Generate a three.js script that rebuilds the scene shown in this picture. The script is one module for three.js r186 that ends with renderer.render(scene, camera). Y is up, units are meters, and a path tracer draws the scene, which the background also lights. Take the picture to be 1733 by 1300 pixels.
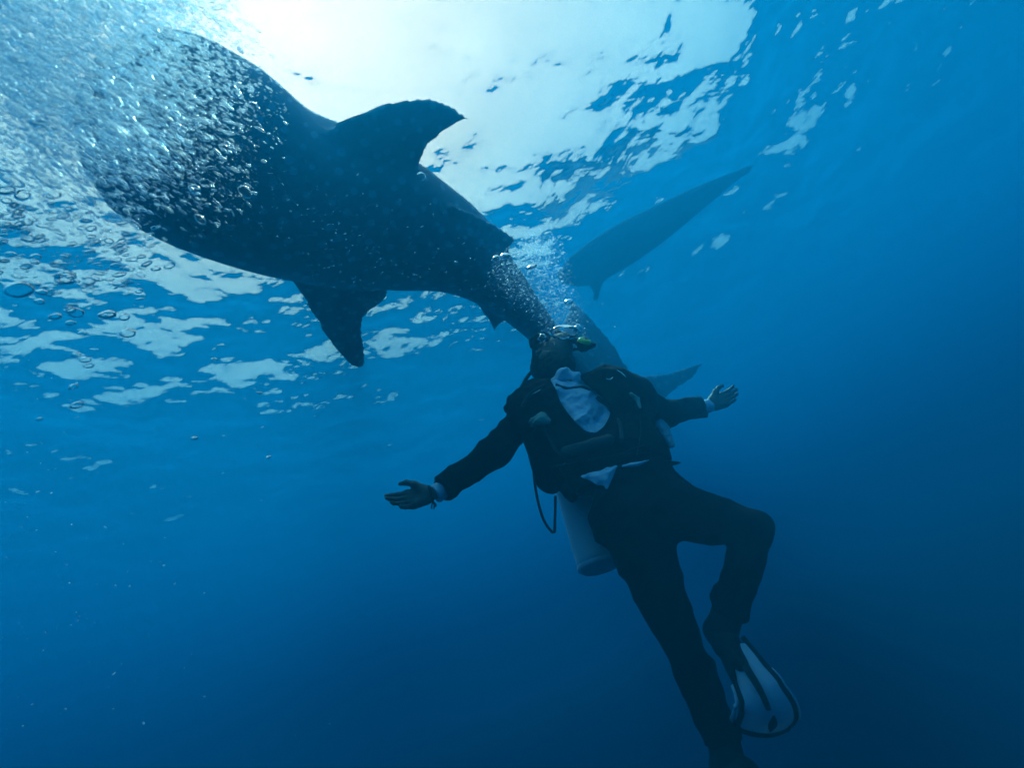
import * as THREE from 'three';
import { mergeGeometries } from 'three/addons/utils/BufferGeometryUtils.js';

// ---------------------------------------------------------------- camera, sky, sun, exposure
const scene = new THREE.Scene();
const IW = 1733, IH = 1300, FOC = 929, DEPTH = 5.5;              // lens in pixels of the photograph; metres under the surface
const PITCH = THREE.MathUtils.degToRad(26.5), ROLL = THREE.MathUtils.degToRad(23);
const V = (x, y, z) => new THREE.Vector3(x, y, z);
const camera = new THREE.PerspectiveCamera(2 * Math.atan(IH / 2 / FOC) * 180 / Math.PI, IW / IH, 0.05, 900);
const look = V(0, Math.sin(PITCH), -Math.cos(PITCH)), upright = V(0, Math.cos(PITCH), Math.sin(PITCH));
camera.position.set(0, -DEPTH, 0);
camera.up.copy(upright).multiplyScalar(Math.cos(ROLL)).add(V(Math.sin(ROLL), 0, 0));
camera.lookAt(camera.position.clone().add(look));
camera.focus = 2.2; camera.userData.fStop = 2.3;
camera.updateMatrixWorld(true);
scene.add(camera);

const lerp1 = (a, b, t) => a + (b - a) * t;
const hash3 = (x, y, z) => { let h = Math.imul(x, 374761393) ^ Math.imul(y, 668265263) ^ Math.imul(z, 1274126177); h = Math.imul(h ^ h >>> 13, 1274126177); return ((h ^ h >>> 16) >>> 0) / 4294967296; };
function noise(x, y, z) {
  const X = Math.floor(x), Y = Math.floor(y), Z = Math.floor(z), f = (t) => t * t * (3 - 2 * t), a = f(x - X), b = f(y - Y), c = f(z - Z);
  const e = (i, j) => lerp1(hash3(X, Y + i, Z + j), hash3(X + 1, Y + i, Z + j), a);
  return lerp1(lerp1(e(0, 0), e(1, 0), b), lerp1(e(0, 1), e(1, 1), b), c) * 2 - 1;
}
const sunDir = V(-0.05, 0.885, -0.46).normalize();
{
  const w = 1024, h = 512, d = new Float32Array(w * h * 4);
  for (let j = 0; j < h; j++) for (let i = 0; i < w; i++) {
    const el = ((j + 0.5) / h - 0.5) * Math.PI, az = ((i + 0.5) / w - 0.5) * 2 * Math.PI;
    const c = Math.max(0, Math.cos(el) * Math.cos(az) * sunDir.x + Math.sin(el) * sunDir.y + Math.cos(el) * Math.sin(az) * sunDir.z);
    const g = Math.pow(c, 30), g2 = Math.pow(c, 7), k = (j * w + i) * 4;
    const cl = 1 + 0.16 * noise(5 * Math.cos(el) * Math.cos(az), 5 * Math.sin(el), 5 * Math.cos(el) * Math.sin(az)) + 0.10 * noise(13 * Math.cos(el) * Math.cos(az), 13 * Math.sin(el), 13 * Math.cos(el) * Math.sin(az));
    const s = el < 0 ? [0.01, 0.05, 0.1] : [cl * (0.45 + 0.95 * g2 + 0.6 * g), cl * (0.47 + 0.27 * g2 + 0.12 * g), cl * (0.405 + 0.09 * g2)];
    d[k] = s[0]; d[k + 1] = s[1]; d[k + 2] = s[2]; d[k + 3] = 1;
  }
  const t = new THREE.DataTexture(d, w, h, THREE.RGBAFormat, THREE.FloatType);
  t.mapping = THREE.EquirectangularReflectionMapping; t.magFilter = t.minFilter = THREE.LinearFilter; t.needsUpdate = true;
  scene.background = t; scene.environment = t;
}
const sun = new THREE.DirectionalLight(0xfff3dd, 5);
sun.position.copy(sunDir).multiplyScalar(60); sun.target.position.set(0, -5, -5); sun.position.add(sun.target.position);
sun.castShadow = true; sun.shadow.radius = 24;                      // the waves spread the sun sun.shadow.mapSize.set(2048, 2048);
Object.assign(sun.shadow.camera, { left: -25, right: 25, top: 25, bottom: -25, near: 1, far: 140 });
scene.add(sun, sun.target);
scene.fog = new THREE.FogExp2(new THREE.Color().setRGB(0.004, 0.41, 0.95), 0.14);   // the sea's own scattering
const renderer = new THREE.WebGLRenderer();
renderer.toneMapping = THREE.LinearToneMapping; renderer.toneMappingExposure = 4.7;
renderer.shadowMap.enabled = true;

// ---------------------------------------------------------------- helpers
let seed = 20240607;
const rnd = () => { seed |= 0; seed = seed + 0x6D2B79F5 | 0; let t = Math.imul(seed ^ seed >>> 15, 1 | seed); t = t + Math.imul(t ^ t >>> 7, 61 | t) ^ t; return ((t ^ t >>> 14) >>> 0) / 4294967296; };
const rr = (a, b) => a + (b - a) * rnd();
const gauss = () => (rnd() + rnd() + rnd() + rnd() - 2) * 1.0;
const mix = (a, b, t) => a + (b - a) * t, clamp = (x, a, b) => Math.min(b, Math.max(a, x)), sstep = (a, b, x) => { const t = clamp((x - a) / (b - a), 0, 1); return t * t * (3 - 2 * t); };
const ray = (px, py) => V(px - IW / 2, IH / 2 - py, -FOC).applyQuaternion(camera.quaternion).normalize();
const P = (px, py, f) => { const r = ray(px, py); return r.multiplyScalar(f / -r.z).add(camera.position); };      // at f metres ahead
const PY = (px, py, y) => { const r = ray(px, py); return r.multiplyScalar(y / r.y).add(camera.position); };      // at y metres above the camera's level
const PD = (px, py, d) => ray(px, py).multiplyScalar(d).add(camera.position);                                     // at d metres away
const names = {};
function numbered(n) { const k = names[n] = (names[n] ?? -1) + 1; return k ? `${n}_${String(k).padStart(3, '0')}` : n; }
function shade(o) { o.traverse((m) => { if (m.isMesh) { m.castShadow = true; m.receiveShadow = true; } }); return o; }
function struct(name, geometry, material) { const m = new THREE.Mesh(geometry, material); m.name = numbered(name); m.userData.kind = 'structure'; scene.add(shade(m)); return m; }
function thing(name, label, category, at, group) {
  const o = new THREE.Group(); o.name = numbered(name); o.position.copy(at); o.userData = { label, category };
  if (group) o.userData.group = group;
  scene.add(o); return o;
}
function part(parent, name, geometry, material, label) {              // geometry is given in world coordinates
  parent.updateWorldMatrix(true, false);
  geometry.applyMatrix4(parent.matrixWorld.clone().invert());
  const m = new THREE.Mesh(geometry, material); m.name = name; if (label) m.userData.label = label;
  parent.add(m); return shade(m);
}

// signed distances
const cap = (a, b, ra, rb = ra) => {
  const dx = b.x - a.x, dy = b.y - a.y, dz = b.z - a.z, l2 = dx * dx + dy * dy + dz * dz || 1e-9;
  return (x, y, z) => { const t = clamp(((x - a.x) * dx + (y - a.y) * dy + (z - a.z) * dz) / l2, 0, 1); return Math.hypot(x - a.x - t * dx, y - a.y - t * dy, z - a.z - t * dz) - mix(ra, rb, t); };
};
const ell = (c, ax, ay, az, rx, ry, rz) => (x, y, z) => {             // ellipsoid with axes ax, ay, az
  const qx = x - c.x, qy = y - c.y, qz = z - c.z;
  const u = (qx * ax.x + qy * ax.y + qz * ax.z) / rx, v = (qx * ay.x + qy * ay.y + qz * ay.z) / ry, w = (qx * az.x + qy * az.y + qz * az.z) / rz;
  const k = Math.hypot(u, v, w); return k < 1e-6 ? -Math.min(rx, ry, rz) : (k - 1) * k / (Math.hypot(u / rx, v / ry, w / rz) || 1e-6) ;
};
const smin = (a, b, k) => { const h = Math.max(k - Math.abs(a - b), 0) / k; return Math.min(a, b) - h * h * k * 0.25; };
const blend = (list, k) => (x, y, z) => { let d = list[0](x, y, z); for (let i = 1; i < list.length; i++) d = smin(d, list[i](x, y, z), k); return d; };
const union = (...l) => (x, y, z) => { let d = 1e9; for (const f of l) d = Math.min(d, f(x, y, z)); return d; };
const minus = (f, g) => (x, y, z) => Math.max(f(x, y, z), -g(x, y, z));
const grow = (f, r) => (x, y, z) => f(x, y, z) - r;
const half = (p, n) => (x, y, z) => (x - p.x) * n.x + (y - p.y) * n.y + (z - p.z) * n.z;   // negative on the side n points away from
const both = (f, g) => (x, y, z) => Math.max(f(x, y, z), g(x, y, z));
const wrinkled = (f, amp, size) => (x, y, z) => { const d = f(x, y, z); if (Math.abs(d) > amp * 4) return d; const u = x / size + 0.5 * y / size, v = y / size * 0.8 - 0.3 * x / size, w = z / size; return d + amp * (2 * Math.abs(noise(u * 0.6, v * 1.3, w * 0.6)) - 0.6 + 0.6 * noise(u * 2.1 + 9, v * 2.1, w * 2.1)); };

function boundsOf(points, r) { const b = new THREE.Box3(); for (const p of points) b.expandByPoint(p); return b.expandByScalar(r); }
// surface nets: a welded, smooth skin of the zero level of f
function skin(f, box, cell, uvScale = 1) {
  const n = box.getSize(V()).divideScalar(cell).ceil().addScalar(2), nx = n.x, ny = n.y, nz = n.z, val = new Float32Array(nx * ny * nz), o = box.min;
  for (let k = 0, q = 0; k < nz; k++) for (let j = 0; j < ny; j++) for (let i = 0; i < nx; i++, q++) val[q] = f(o.x + i * cell, o.y + j * cell, o.z + k * cell);
  const id = new Int32Array(val.length).fill(-1), pos = [], nor = [], uv = [], idx = [], off = [0, 1, nx, nx + 1, nx * ny, nx * ny + 1, nx * ny + nx, nx * ny + nx + 1];
  const E = [[0, 1], [2, 3], [4, 5], [6, 7], [0, 2], [1, 3], [4, 6], [5, 7], [0, 4], [1, 5], [2, 6], [3, 7]];
  for (let k = 0; k < nz - 1; k++) for (let j = 0; j < ny - 1; j++) for (let i = 0; i < nx - 1; i++) {
    const q = i + j * nx + k * nx * ny; let m = 0;
    for (let c = 0; c < 8; c++) if (val[q + off[c]] < 0) m |= 1 << c;
    if (m === 0 || m === 255) continue;
    let sx = 0, sy = 0, sz = 0, cnt = 0;
    for (const [a, b] of E) {
      const va = val[q + off[a]], vb = val[q + off[b]]; if ((va < 0) === (vb < 0)) continue;
      const t = va / (va - vb);
      sx += mix(a & 1, b & 1, t); sy += mix(a >> 1 & 1, b >> 1 & 1, t); sz += mix(a >> 2, b >> 2, t); cnt++;
    }
    sx /= cnt; sy /= cnt; sz /= cnt;
    const v = (c) => val[q + off[c]], lx = (a, b) => mix(v(a), v(b), sx);
    let gx = mix(mix(v(1) - v(0), v(3) - v(2), sy), mix(v(5) - v(4), v(7) - v(6), sy), sz);
    let gy = mix(lx(2, 3) - lx(0, 1), lx(6, 7) - lx(4, 5), sz);
    let gz = mix(lx(4, 5) - lx(0, 1), lx(6, 7) - lx(2, 3), sy);
    const l = Math.hypot(gx, gy, gz) || 1; gx /= l; gy /= l; gz /= l;
    id[q] = pos.length / 3;
    const x = o.x + (i + sx) * cell, y = o.y + (j + sy) * cell, z = o.z + (k + sz) * cell;
    pos.push(x, y, z); nor.push(gx, gy, gz);
    const ax = Math.abs(gx), ay = Math.abs(gy), az = Math.abs(gz);
    if (az >= ax && az >= ay) uv.push(x * uvScale, y * uvScale); else if (ax >= ay) uv.push(z * uvScale, y * uvScale); else uv.push(x * uvScale, z * uvScale);
  }
  const quad = (a, b, c, d, flip) => { if (a < 0 || b < 0 || c < 0 || d < 0) return; if (flip) idx.push(a, c, b, a, d, c); else idx.push(a, b, c, a, c, d); };
  for (let k = 1; k < nz - 1; k++) for (let j = 1; j < ny - 1; j++) for (let i = 1; i < nx - 1; i++) {
    const q = i + j * nx + k * nx * ny, s = val[q] < 0, X = 1, Y = nx, Z = nx * ny;
    if (s !== val[q + X] < 0) quad(id[q], id[q - Y], id[q - Y - Z], id[q - Z], s);
    if (s !== val[q + Y] < 0) quad(id[q], id[q - Z], id[q - X - Z], id[q - X], s);
    if (s !== val[q + Z] < 0) quad(id[q], id[q - X], id[q - X - Y], id[q - Y], s);
  }
  for (let t = 0; t < idx.length; t += 3) {                              // make every triangle face along its normals
    const [a, b, c] = [idx[t] * 3, idx[t + 1] * 3, idx[t + 2] * 3];
    const ux = pos[b] - pos[a], uy = pos[b + 1] - pos[a + 1], uz = pos[b + 2] - pos[a + 2], wx = pos[c] - pos[a], wy = pos[c + 1] - pos[a + 1], wz = pos[c + 2] - pos[a + 2];
    if ((uy * wz - uz * wy) * nor[a] + (uz * wx - ux * wz) * nor[a + 1] + (ux * wy - uy * wx) * nor[a + 2] < 0) { const s = idx[t + 1]; idx[t + 1] = idx[t + 2]; idx[t + 2] = s; }
  }
  const g = new THREE.BufferGeometry();
  g.setAttribute('position', new THREE.Float32BufferAttribute(pos, 3)); g.setAttribute('normal', new THREE.Float32BufferAttribute(nor, 3)); g.setAttribute('uv', new THREE.Float32BufferAttribute(uv, 2)); g.setIndex(idx);
  return g;
}
const tube = (points, r, n = 40, m = 10) => new THREE.TubeGeometry(new THREE.CatmullRomCurve3(points), n, r, m, false);
function outlineDist(poly) {                                              // signed distance to a closed 2D outline
  return (x, y) => {
    let d = 1e9, s = 1;
    for (let i = 0, j = poly.length - 1; i < poly.length; j = i++) {
      const [xi, yi] = poly[i], [xj, yj] = poly[j], ex = xj - xi, ey = yj - yi, wx = x - xi, wy = y - yi, t = clamp((wx * ex + wy * ey) / (ex * ex + ey * ey || 1e-9), 0, 1);
      d = Math.min(d, (wx - ex * t) ** 2 + (wy - ey * t) ** 2);
      const c1 = y >= yi, c2 = y < yj, c3 = ex * wy > ey * wx;
      if ((c1 && c2 && c3) || (!c1 && !c2 && !c3)) s = -s;
    }
    return s * Math.sqrt(d);
  };
}
// a fin: the outline of world points, on the plane that fits them, thick in the middle and thin at the edges
function finShape(points, tMin, tMax, reach) {
  const c = V(); for (const p of points) c.add(p); c.divideScalar(points.length);
  const nrm = V(); for (let i = 0; i < points.length; i++) nrm.add(points[i].clone().sub(c).cross(points[(i + 1) % points.length].clone().sub(c)));
  nrm.normalize();
  const ux = points[0].clone().sub(c).addScaledVector(nrm, -points[0].clone().sub(c).dot(nrm)).normalize(), uy = nrm.clone().cross(ux);
  const d2 = outlineDist(points.map((p) => { const q = p.clone().sub(c); return [q.dot(ux), q.dot(uy)]; }));
  const bb = boundsOf(points, tMax + 0.1);
  return (x, y, z) => {
    if (x < bb.min.x || y < bb.min.y || z < bb.min.z || x > bb.max.x || y > bb.max.y || z > bb.max.z) return 0.2;
    const qx = x - c.x, qy = y - c.y, qz = z - c.z, e = d2(qx * ux.x + qy * ux.y + qz * ux.z, qx * uy.x + qy * uy.y + qz * uy.z);
    return Math.max(e, Math.abs(qx * nrm.x + qy * nrm.y + qz * nrm.z) - mix(tMin, tMax, sstep(0, reach, -e)));
  };
}
function noiseMap(size, repeat, fn, srgb) {
  const d = new Uint8Array(size * size * 4);
  for (let j = 0; j < size; j++) for (let i = 0; i < size; i++) { const c = fn(i / size, j / size), k = (j * size + i) * 4; d[k] = c[0] * 255; d[k + 1] = c[1] * 255; d[k + 2] = c[2] * 255; d[k + 3] = 255; }
  const t = new THREE.DataTexture(d, size, size); t.wrapS = t.wrapT = THREE.RepeatWrapping; t.magFilter = THREE.LinearFilter; t.minFilter = THREE.LinearFilter; t.repeat.set(repeat, repeat);
  if (srgb) t.colorSpace = THREE.SRGBColorSpace; t.needsUpdate = true; return t;
}
const wrapNoise = (u, v, f, s) => { const a = u * f, b = v * f, x = noise(a, b, s), x2 = noise(a - f, b, s), x3 = noise(a, b - f, s), x4 = noise(a - f, b - f, s); return mix(mix(x, x2, u), mix(x3, x4, u), v); };
const col = (r, g, b) => new THREE.Color().setRGB(r, g, b);
const weave = noiseMap(256, 4, (u, v) => { const c = 0.5 + 0.25 * Math.sin(u * 256 * 0.785) * Math.sin(v * 256 * 0.785) + 0.2 * wrapNoise(u, v, 16, 3); return [c, c, c]; });
const blotch = noiseMap(256, 1.5, (u, v) => { const c = clamp(0.78 + 0.22 * wrapNoise(u, v, 6, 1) + 0.12 * wrapNoise(u, v, 24, 2), 0, 1); return [c, c, c]; }, true);
const cloth = (c, rough = 0.9) => new THREE.MeshPhysicalMaterial({ color: c, roughness: rough, map: blotch, bumpMap: weave, bumpScale: 0.0008, specularIntensity: 0.25 });
const M = {
  skin: new THREE.MeshPhysicalMaterial({ color: col(0.38, 0.28, 0.22), roughness: 0.6, map: blotch }),
  jacket: cloth(col(0.007, 0.009, 0.014)), trousers: cloth(col(0.008, 0.008, 0.012)), shirt: new THREE.MeshStandardMaterial({ color: col(0.6, 0.84, 1.0), roughness: 0.85, bumpMap: weave, bumpScale: 0.0005 }),  // shirt: white cloth, with the blue light of the water put into its colour
  vest: new THREE.MeshPhysicalMaterial({ specularIntensity: 0.4, color: col(0.007, 0.008, 0.011), roughness: 0.85, map: blotch, bumpMap: weave, bumpScale: 0.001 }),
  band: new THREE.MeshStandardMaterial({ color: col(0.05, 0.055, 0.06), roughness: 0.7, bumpMap: weave, bumpScale: 0.001 }),
  rubber: new THREE.MeshStandardMaterial({ color: col(0.013, 0.013, 0.015), roughness: 0.75 }),
  hair: new THREE.MeshStandardMaterial({ color: col(0.012, 0.01, 0.009), roughness: 0.6, bumpMap: weave, bumpScale: 0.002 }),
  metal: new THREE.MeshStandardMaterial({ color: col(0.8, 0.8, 0.8), roughness: 0.25, metalness: 1 }),
  tank: new THREE.MeshPhysicalMaterial({ color: col(0.62, 0.68, 0.74), roughness: 0.45 }),
  yellow: new THREE.MeshPhysicalMaterial({ color: col(0.35, 0.6, 0.06), roughness: 0.4, clearcoat: 0.3 }),
  pale: new THREE.MeshStandardMaterial({ color: col(0.75, 0.9, 0.72), roughness: 0.5, map: blotch }),
  blade: new THREE.MeshPhysicalMaterial({ color: col(0.78, 0.9, 1.0), roughness: 0.9, transmission: 0.3, thickness: 0 }),
  glass: new THREE.MeshPhysicalMaterial({ color: col(1, 1, 1), roughness: 0, transmission: 1, thickness: 0, ior: 1.3 }),
};

// ---------------------------------------------------------------- the sea: wavy surface, absorbing water with added deep layers, bed
{
  const waves = [];
  for (let i = 0; i < 90; i++) {
    const t = i / 89, L = 0.19 * Math.pow(32, t), th = 0.7 + gauss() * 1.5, k = 2 * Math.PI / L;
    const slope = 0.0175 + 0.011 * Math.exp(-(((t - 0.5) / 0.25) ** 2));
    waves.push([k * Math.cos(th), k * Math.sin(th), slope / k, rnd() * 6.283]);
  }
  const ws = (x) => Math.sign(x) * (Math.abs(x) < 1 ? Math.abs(x) * 11 : 11 * Math.exp((Math.abs(x) - 1) * 3));
  const N = 820, pos = [], nor = [], uv = [], idx = [];
  for (let j = 0; j <= N; j++) for (let i = 0; i <= N; i++) {
    const x = ws((i / N - 0.5) * 3.8), z = ws((j / N - 0.5) * 3.8) - 8; let y = 0, sx = 0, sz = 0;
    const far = Math.hypot(x, z + 8);
    for (const q of waves) {
      const L = 6.283 / Math.hypot(q[0], q[1]), fade = far < 14 ? 1 : clamp(L * 40 / far, 0, 1);
      const p = q[0] * x + q[1] * z + q[3], c = q[2] * Math.cos(p) * fade; y += q[2] * Math.sin(p) * fade; sx += c * q[0]; sz += c * q[1];
    }
    const n = 1 / Math.hypot(sx, 1, sz); pos.push(x, y, z); nor.push(-sx * n, n, -sz * n); uv.push(x / 2.7, z / 2.7);
  }
  for (let j = 0; j < N; j++) for (let i = 0; i < N; i++) { const a = j * (N + 1) + i; idx.push(a, a + N + 1, a + 1, a + 1, a + N + 1, a + N + 2); }
  const g = new THREE.BufferGeometry(); g.setAttribute('position', new THREE.Float32BufferAttribute(pos, 3)); g.setAttribute('normal', new THREE.Float32BufferAttribute(nor, 3)); g.setAttribute('uv', new THREE.Float32BufferAttribute(uv, 2)); g.setIndex(idx);
  const R = 512, hgt = new Float32Array(R * R), fine = []; let lo = 1e9, hi = -1e9;
  for (let i = 0; i < 46; i++) { const kx = Math.round(gauss() * 26), ky = Math.round(gauss() * 26), k = Math.hypot(kx, ky); if (k > 6) fine.push([kx, ky, 1 / k, rnd() * 6.283]); }
  for (let j = 0; j < R; j++) for (let i = 0; i < R; i++) { let h = 0; for (const q of fine) h += q[2] * Math.sin(6.28318 * (q[0] * i + q[1] * j) / R + q[3]); hgt[j * R + i] = h; lo = Math.min(lo, h); hi = Math.max(hi, h); }
  const rip = new Float32Array(R * R * 4).fill(1); for (let i = 0; i < R * R; i++) rip[i * 4] = rip[i * 4 + 1] = rip[i * 4 + 2] = (hgt[i] - lo) / (hi - lo);
  const ripples = new THREE.DataTexture(rip, R, R, THREE.RGBAFormat, THREE.FloatType); ripples.wrapS = ripples.wrapT = THREE.RepeatWrapping; ripples.magFilter = ripples.minFilter = THREE.LinearFilter; ripples.needsUpdate = true;
  // seen from the water, the way out into air bends away from the normal: index of air over that of water, so steep looks are mirrored
  struct('water_surface', g, new THREE.MeshPhysicalMaterial({ color: 0xffffff, roughness: 0, transmission: 1, thickness: 0, ior: 0.75, bumpMap: ripples, bumpScale: (hi - lo) * 0.011 * 2.7 / 6.283 }));
  const water = (top, bottom, size, r, gg, b) => {
    const m = new THREE.MeshPhysicalMaterial({ color: 0xffffff, transparent: true, opacity: 0, roughness: 1, transmission: 0, thickness: 1, attenuationColor: col(Math.exp(-r), Math.exp(-gg), Math.exp(-b)), attenuationDistance: 1 });
    const o = struct('absorbing_water', new THREE.BoxGeometry(size, top - bottom, size).translate(0, (top + bottom) / 2, 0), m); o.castShadow = false;
  };
  water(-0.6, -29, 500, 0.135, 0.015, 0.001);
  water(-3.2, -28.5, 480, 0.13, 0.086, 0.068);          // unseen layers added from here down, to dim light and view with depth
  water(-4.6, -28, 460, 0.18, 0.110, 0.067);
  water(-5.8, -27.5, 440, 0.22, 0.132, 0.096);
  struct('seabed', new THREE.PlaneGeometry(700, 700, 4, 4).rotateX(-Math.PI / 2).translate(0, -30, 0), new THREE.MeshStandardMaterial({ color: col(0.03, 0.035, 0.035), roughness: 1, map: blotch }));
}

// ---------------------------------------------------------------- whale sharks
function spineShape(stations) {                                           // stations: [point, half width, half height]
  const pts = new THREE.CatmullRomCurve3(stations.map((s) => s[0])), n = 64, C = [], W = [], H = [], T = [], S = [];
  for (let i = 0; i <= n; i++) {
    const u = i / n, f = u * (stations.length - 1), k = Math.min(stations.length - 2, Math.floor(f)), t = f - k;
    const cm = (a) => { const p = (j) => stations[clamp(j, 0, stations.length - 1)][a], p0 = p(k - 1), p1 = p(k), p2 = p(k + 1), p3 = p(k + 2); return 0.5 * (2 * p1 + (p2 - p0) * t + (2 * p0 - 5 * p1 + 4 * p2 - p3) * t * t + (3 * p1 - p0 - 3 * p2 + p3) * t * t * t); };
    C.push(pts.getPoint(u)); W.push(Math.max(0.01, cm(1))); H.push(Math.max(0.01, cm(2)));
    const tg = pts.getTangent(u); T.push(tg); S.push(V(0, 1, 0).cross(tg).normalize());
  }
  return (x, y, z) => {
    let best = 1e9, bi = 0;
    for (let i = 0; i <= n; i++) { const dx = x - C[i].x, dy = y - C[i].y, dz = z - C[i].z, d = dx * dx + dy * dy + dz * dz; if (d < best) { best = d; bi = i; } }
    if (best > 4) return Math.sqrt(best) - 1;
    // between the nearest station and its neighbour
    let i = bi, dx = x - C[i].x, dy = y - C[i].y, dz = z - C[i].z, a = dx * T[i].x + dy * T[i].y + dz * T[i].z;
    const j = clamp(i + (a > 0 ? 1 : -1), 0, n), seg = C[i].distanceTo(C[j]), f = seg > 0 ? clamp(Math.abs(a) / seg, 0, 1) : 0;
    const w = mix(W[i], W[j], f), h = mix(H[i], H[j], f), cx = mix(C[i].x, C[j].x, f), cy = mix(C[i].y, C[j].y, f), cz = mix(C[i].z, C[j].z, f);
    dx = x - cx; dy = y - cy; dz = z - cz;
    const s = dx * S[i].x + dz * S[i].z, along = dx * T[i].x + dy * T[i].y + dz * T[i].z;
    const q = Math.sqrt(Math.max(0, dx * dx + dy * dy + dz * dz - s * s - along * along));
    const k = Math.hypot(s / w, q / h), body = (k - 1) * Math.min(w, h);
    return (i === 0 && j === 0) || (i === n && j === n) ? Math.max(body, Math.abs(along) - 0.02) : body;
  };
}
const sharkMap = noiseMap(1024, 1, (() => {
  const spots = [];
  for (let j = 0; j < 22; j++) for (let i = 0; i < 22; i++) spots.push([(i + 0.5 + rr(-0.28, 0.28)) / 22, (j + 0.5 + rr(-0.28, 0.28)) / 22, rr(0.006, 0.013)]);
  const grid = {}; for (const s of spots) { const k = `${Math.floor(s[0] * 22)},${Math.floor(s[1] * 22)}`; (grid[k] ??= []).push(s); }
  return (u, v) => {
    let m = 0; const a = Math.floor(u * 22), b = Math.floor(v * 22);
    for (let i = -1; i <= 1; i++) for (let j = -1; j <= 1; j++) for (const s of grid[`${a + i},${b + j}`] ?? []) m = Math.max(m, 1 - sstep(s[2] * 0.7, s[2], Math.hypot(u - s[0], v - s[1])));
    const n = 0.5 + 0.5 * wrapNoise(u, v, 9, 5), n2 = wrapNoise(u, v, 40, 6), base = 0.50 + 0.10 * n + 0.05 * n2;
    const s = mix(base, 0.76, m * 0.7); return [s * 0.94, s, s * 1.06].map((c) => clamp(c, 0, 1));
  };
})(), true);
const sharkSkin = new THREE.MeshPhysicalMaterial({ color: 0xffffff, map: sharkMap, roughness: 0.7, bumpMap: sharkMap, bumpScale: 0.004 }), dimmedSkin = sharkSkin.clone(); dimmedSkin.color.setRGB(0.16, 0.22, 0.28); dimmedSkin.specularIntensity = 0; sharkSkin.specularIntensity = 0.3;  // far shark: same skin, its dimness put into a darker, bluer colour
{
  const Y = 3.2;                                                          // metres above the camera
  const st = (px, py, w, h, y = Y) => [PY(px, py, y), w, h];
  const body = spineShape([
    st(150, 150, 0.22, 0.10), st(195, 172, 0.44, 0.24), st(262, 208, 0.56, 0.40), st(346, 261, 0.61, 0.50), st(466, 325, 0.575, 0.52), st(600, 365, 0.585, 0.48), st(690, 392, 0.49, 0.44, 3.13), st(770, 424, 0.365, 0.35, 3.02), st(836, 474, 0.237, 0.28, 2.9),
    st(893, 533, 0.163, 0.21, 2.72), st(950, 596, 0.12, 0.16, 2.52), st(1000, 645, 0.09, 0.13, 2.34), st(1050, 668, 0.06, 0.10, 2.2),
  ]);
  const fin = (list, y0, y1, a, b, r) => finShape(list.map(([x, y, t = 0]) => PY(x, y, mix(y0, y1, t))), a, b, r);
  const right = fin([[540, 235], [575, 209, 0.2], [610, 191, 0.4], [650, 176, 0.6], [690, 168, 0.7], [722, 167, 0.8], [748, 172, 0.9], [770, 183, 0.95], [792, 199, 1], [768, 208, 0.95], [745, 222, 0.8], [725, 243, 0.6], [711, 268, 0.4], [706, 292, 0.2], [708, 312], [690, 350], [600, 350]], Y - 0.1, Y + 0.02, 0.02, 0.09, 0.25);
  const left = fin([[480, 455], [500, 482], [520, 512, 0.2], [540, 548, 0.45], [562, 587, 0.7], [585, 615, 0.9], [604, 628, 1], [616, 628, 1], [621, 614, 0.95], [617, 585, 0.7], [612, 558, 0.5], [614, 538, 0.4], [623, 522, 0.25], [640, 511, 0.15], [652, 497, 0.1], [653, 482], [640, 450], [560, 400]], Y - 0.1, Y - 0.35, 0.02, 0.09, 0.25);
  const pelvicR = fin([[760, 345], [800, 362], [840, 382], [874, 405], [858, 420], [840, 446], [830, 480], [780, 450]], 2.93, 2.95, 0.02, 0.07, 0.2);
  const pelvicL = fin([[790, 490], [806, 512], [822, 536], [837, 559], [843, 550], [850, 543], [866, 541], [890, 540], [850, 480]], 2.8, 2.8, 0.02, 0.06, 0.15);
  const up0 = 6.05;
  const lobeTop = finShape([[968, 507], [1002, 541], [1030, 573], [1050, 602], [1063, 625], [1068, 645], [1075, 672], [1040, 690], [990, 670], [945, 610], [950, 570], [958, 535]].map(([x, y]) => PD(x, y, up0)), 0.02, 0.06, 0.3);
  const lobeLow = finShape([[1060, 636], [1095, 637], [1128, 632], [1160, 621], [1187, 611], [1160, 640], [1130, 667], [1107, 691], [1075, 716], [1020, 700], [1020, 650]].map(([x, y]) => PD(x, y, up0 + 0.1 + 0.9 * sstep(1060, 1190, x))), 0.02, 0.06, 0.3);
  const first = fin([[470, 300], [600, 360], [690, 395], [640, 350], [575, 310]], Y + 0.3, Y + 0.6, 0.03, 0.06, 0.15);   // low back fin, above
  const fins = union(pelvicR, pelvicL, lobeTop, lobeLow, first);
  const f = (x, y, z) => smin(smin(smin(body(x, y, z), right(x, y, z), 0.05), left(x, y, z), 0.05), fins(x, y, z), 0.04);
  const ends = [[-40, 0], [792, 199], [610, 640], [60, 300], [1187, 611], [880, 560], [330, 60]].map(([x, y]) => PY(x, y, Y)).concat([PD(968, 500, up0), PD(1190, 611, up0 + 1.8), PD(1075, 720, up0)]);
  const g = skin(f, boundsOf(ends, 0.6), 0.034, 0.33);
  const uv = g.attributes.uv, ps = g.attributes.position;
  for (let i = 0; i < uv.count; i++) uv.setXY(i, ps.getX(i) * 0.36 + ps.getY(i) * 0.12, ps.getZ(i) * 0.36 + ps.getY(i) * 0.2);
  const t = thing('whale_shark', 'large dark spotted whale shark seen from below with both side fins spread', 'whale shark', PY(600, 365, Y));
  part(t, 'body', g, sharkSkin);
}
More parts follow.
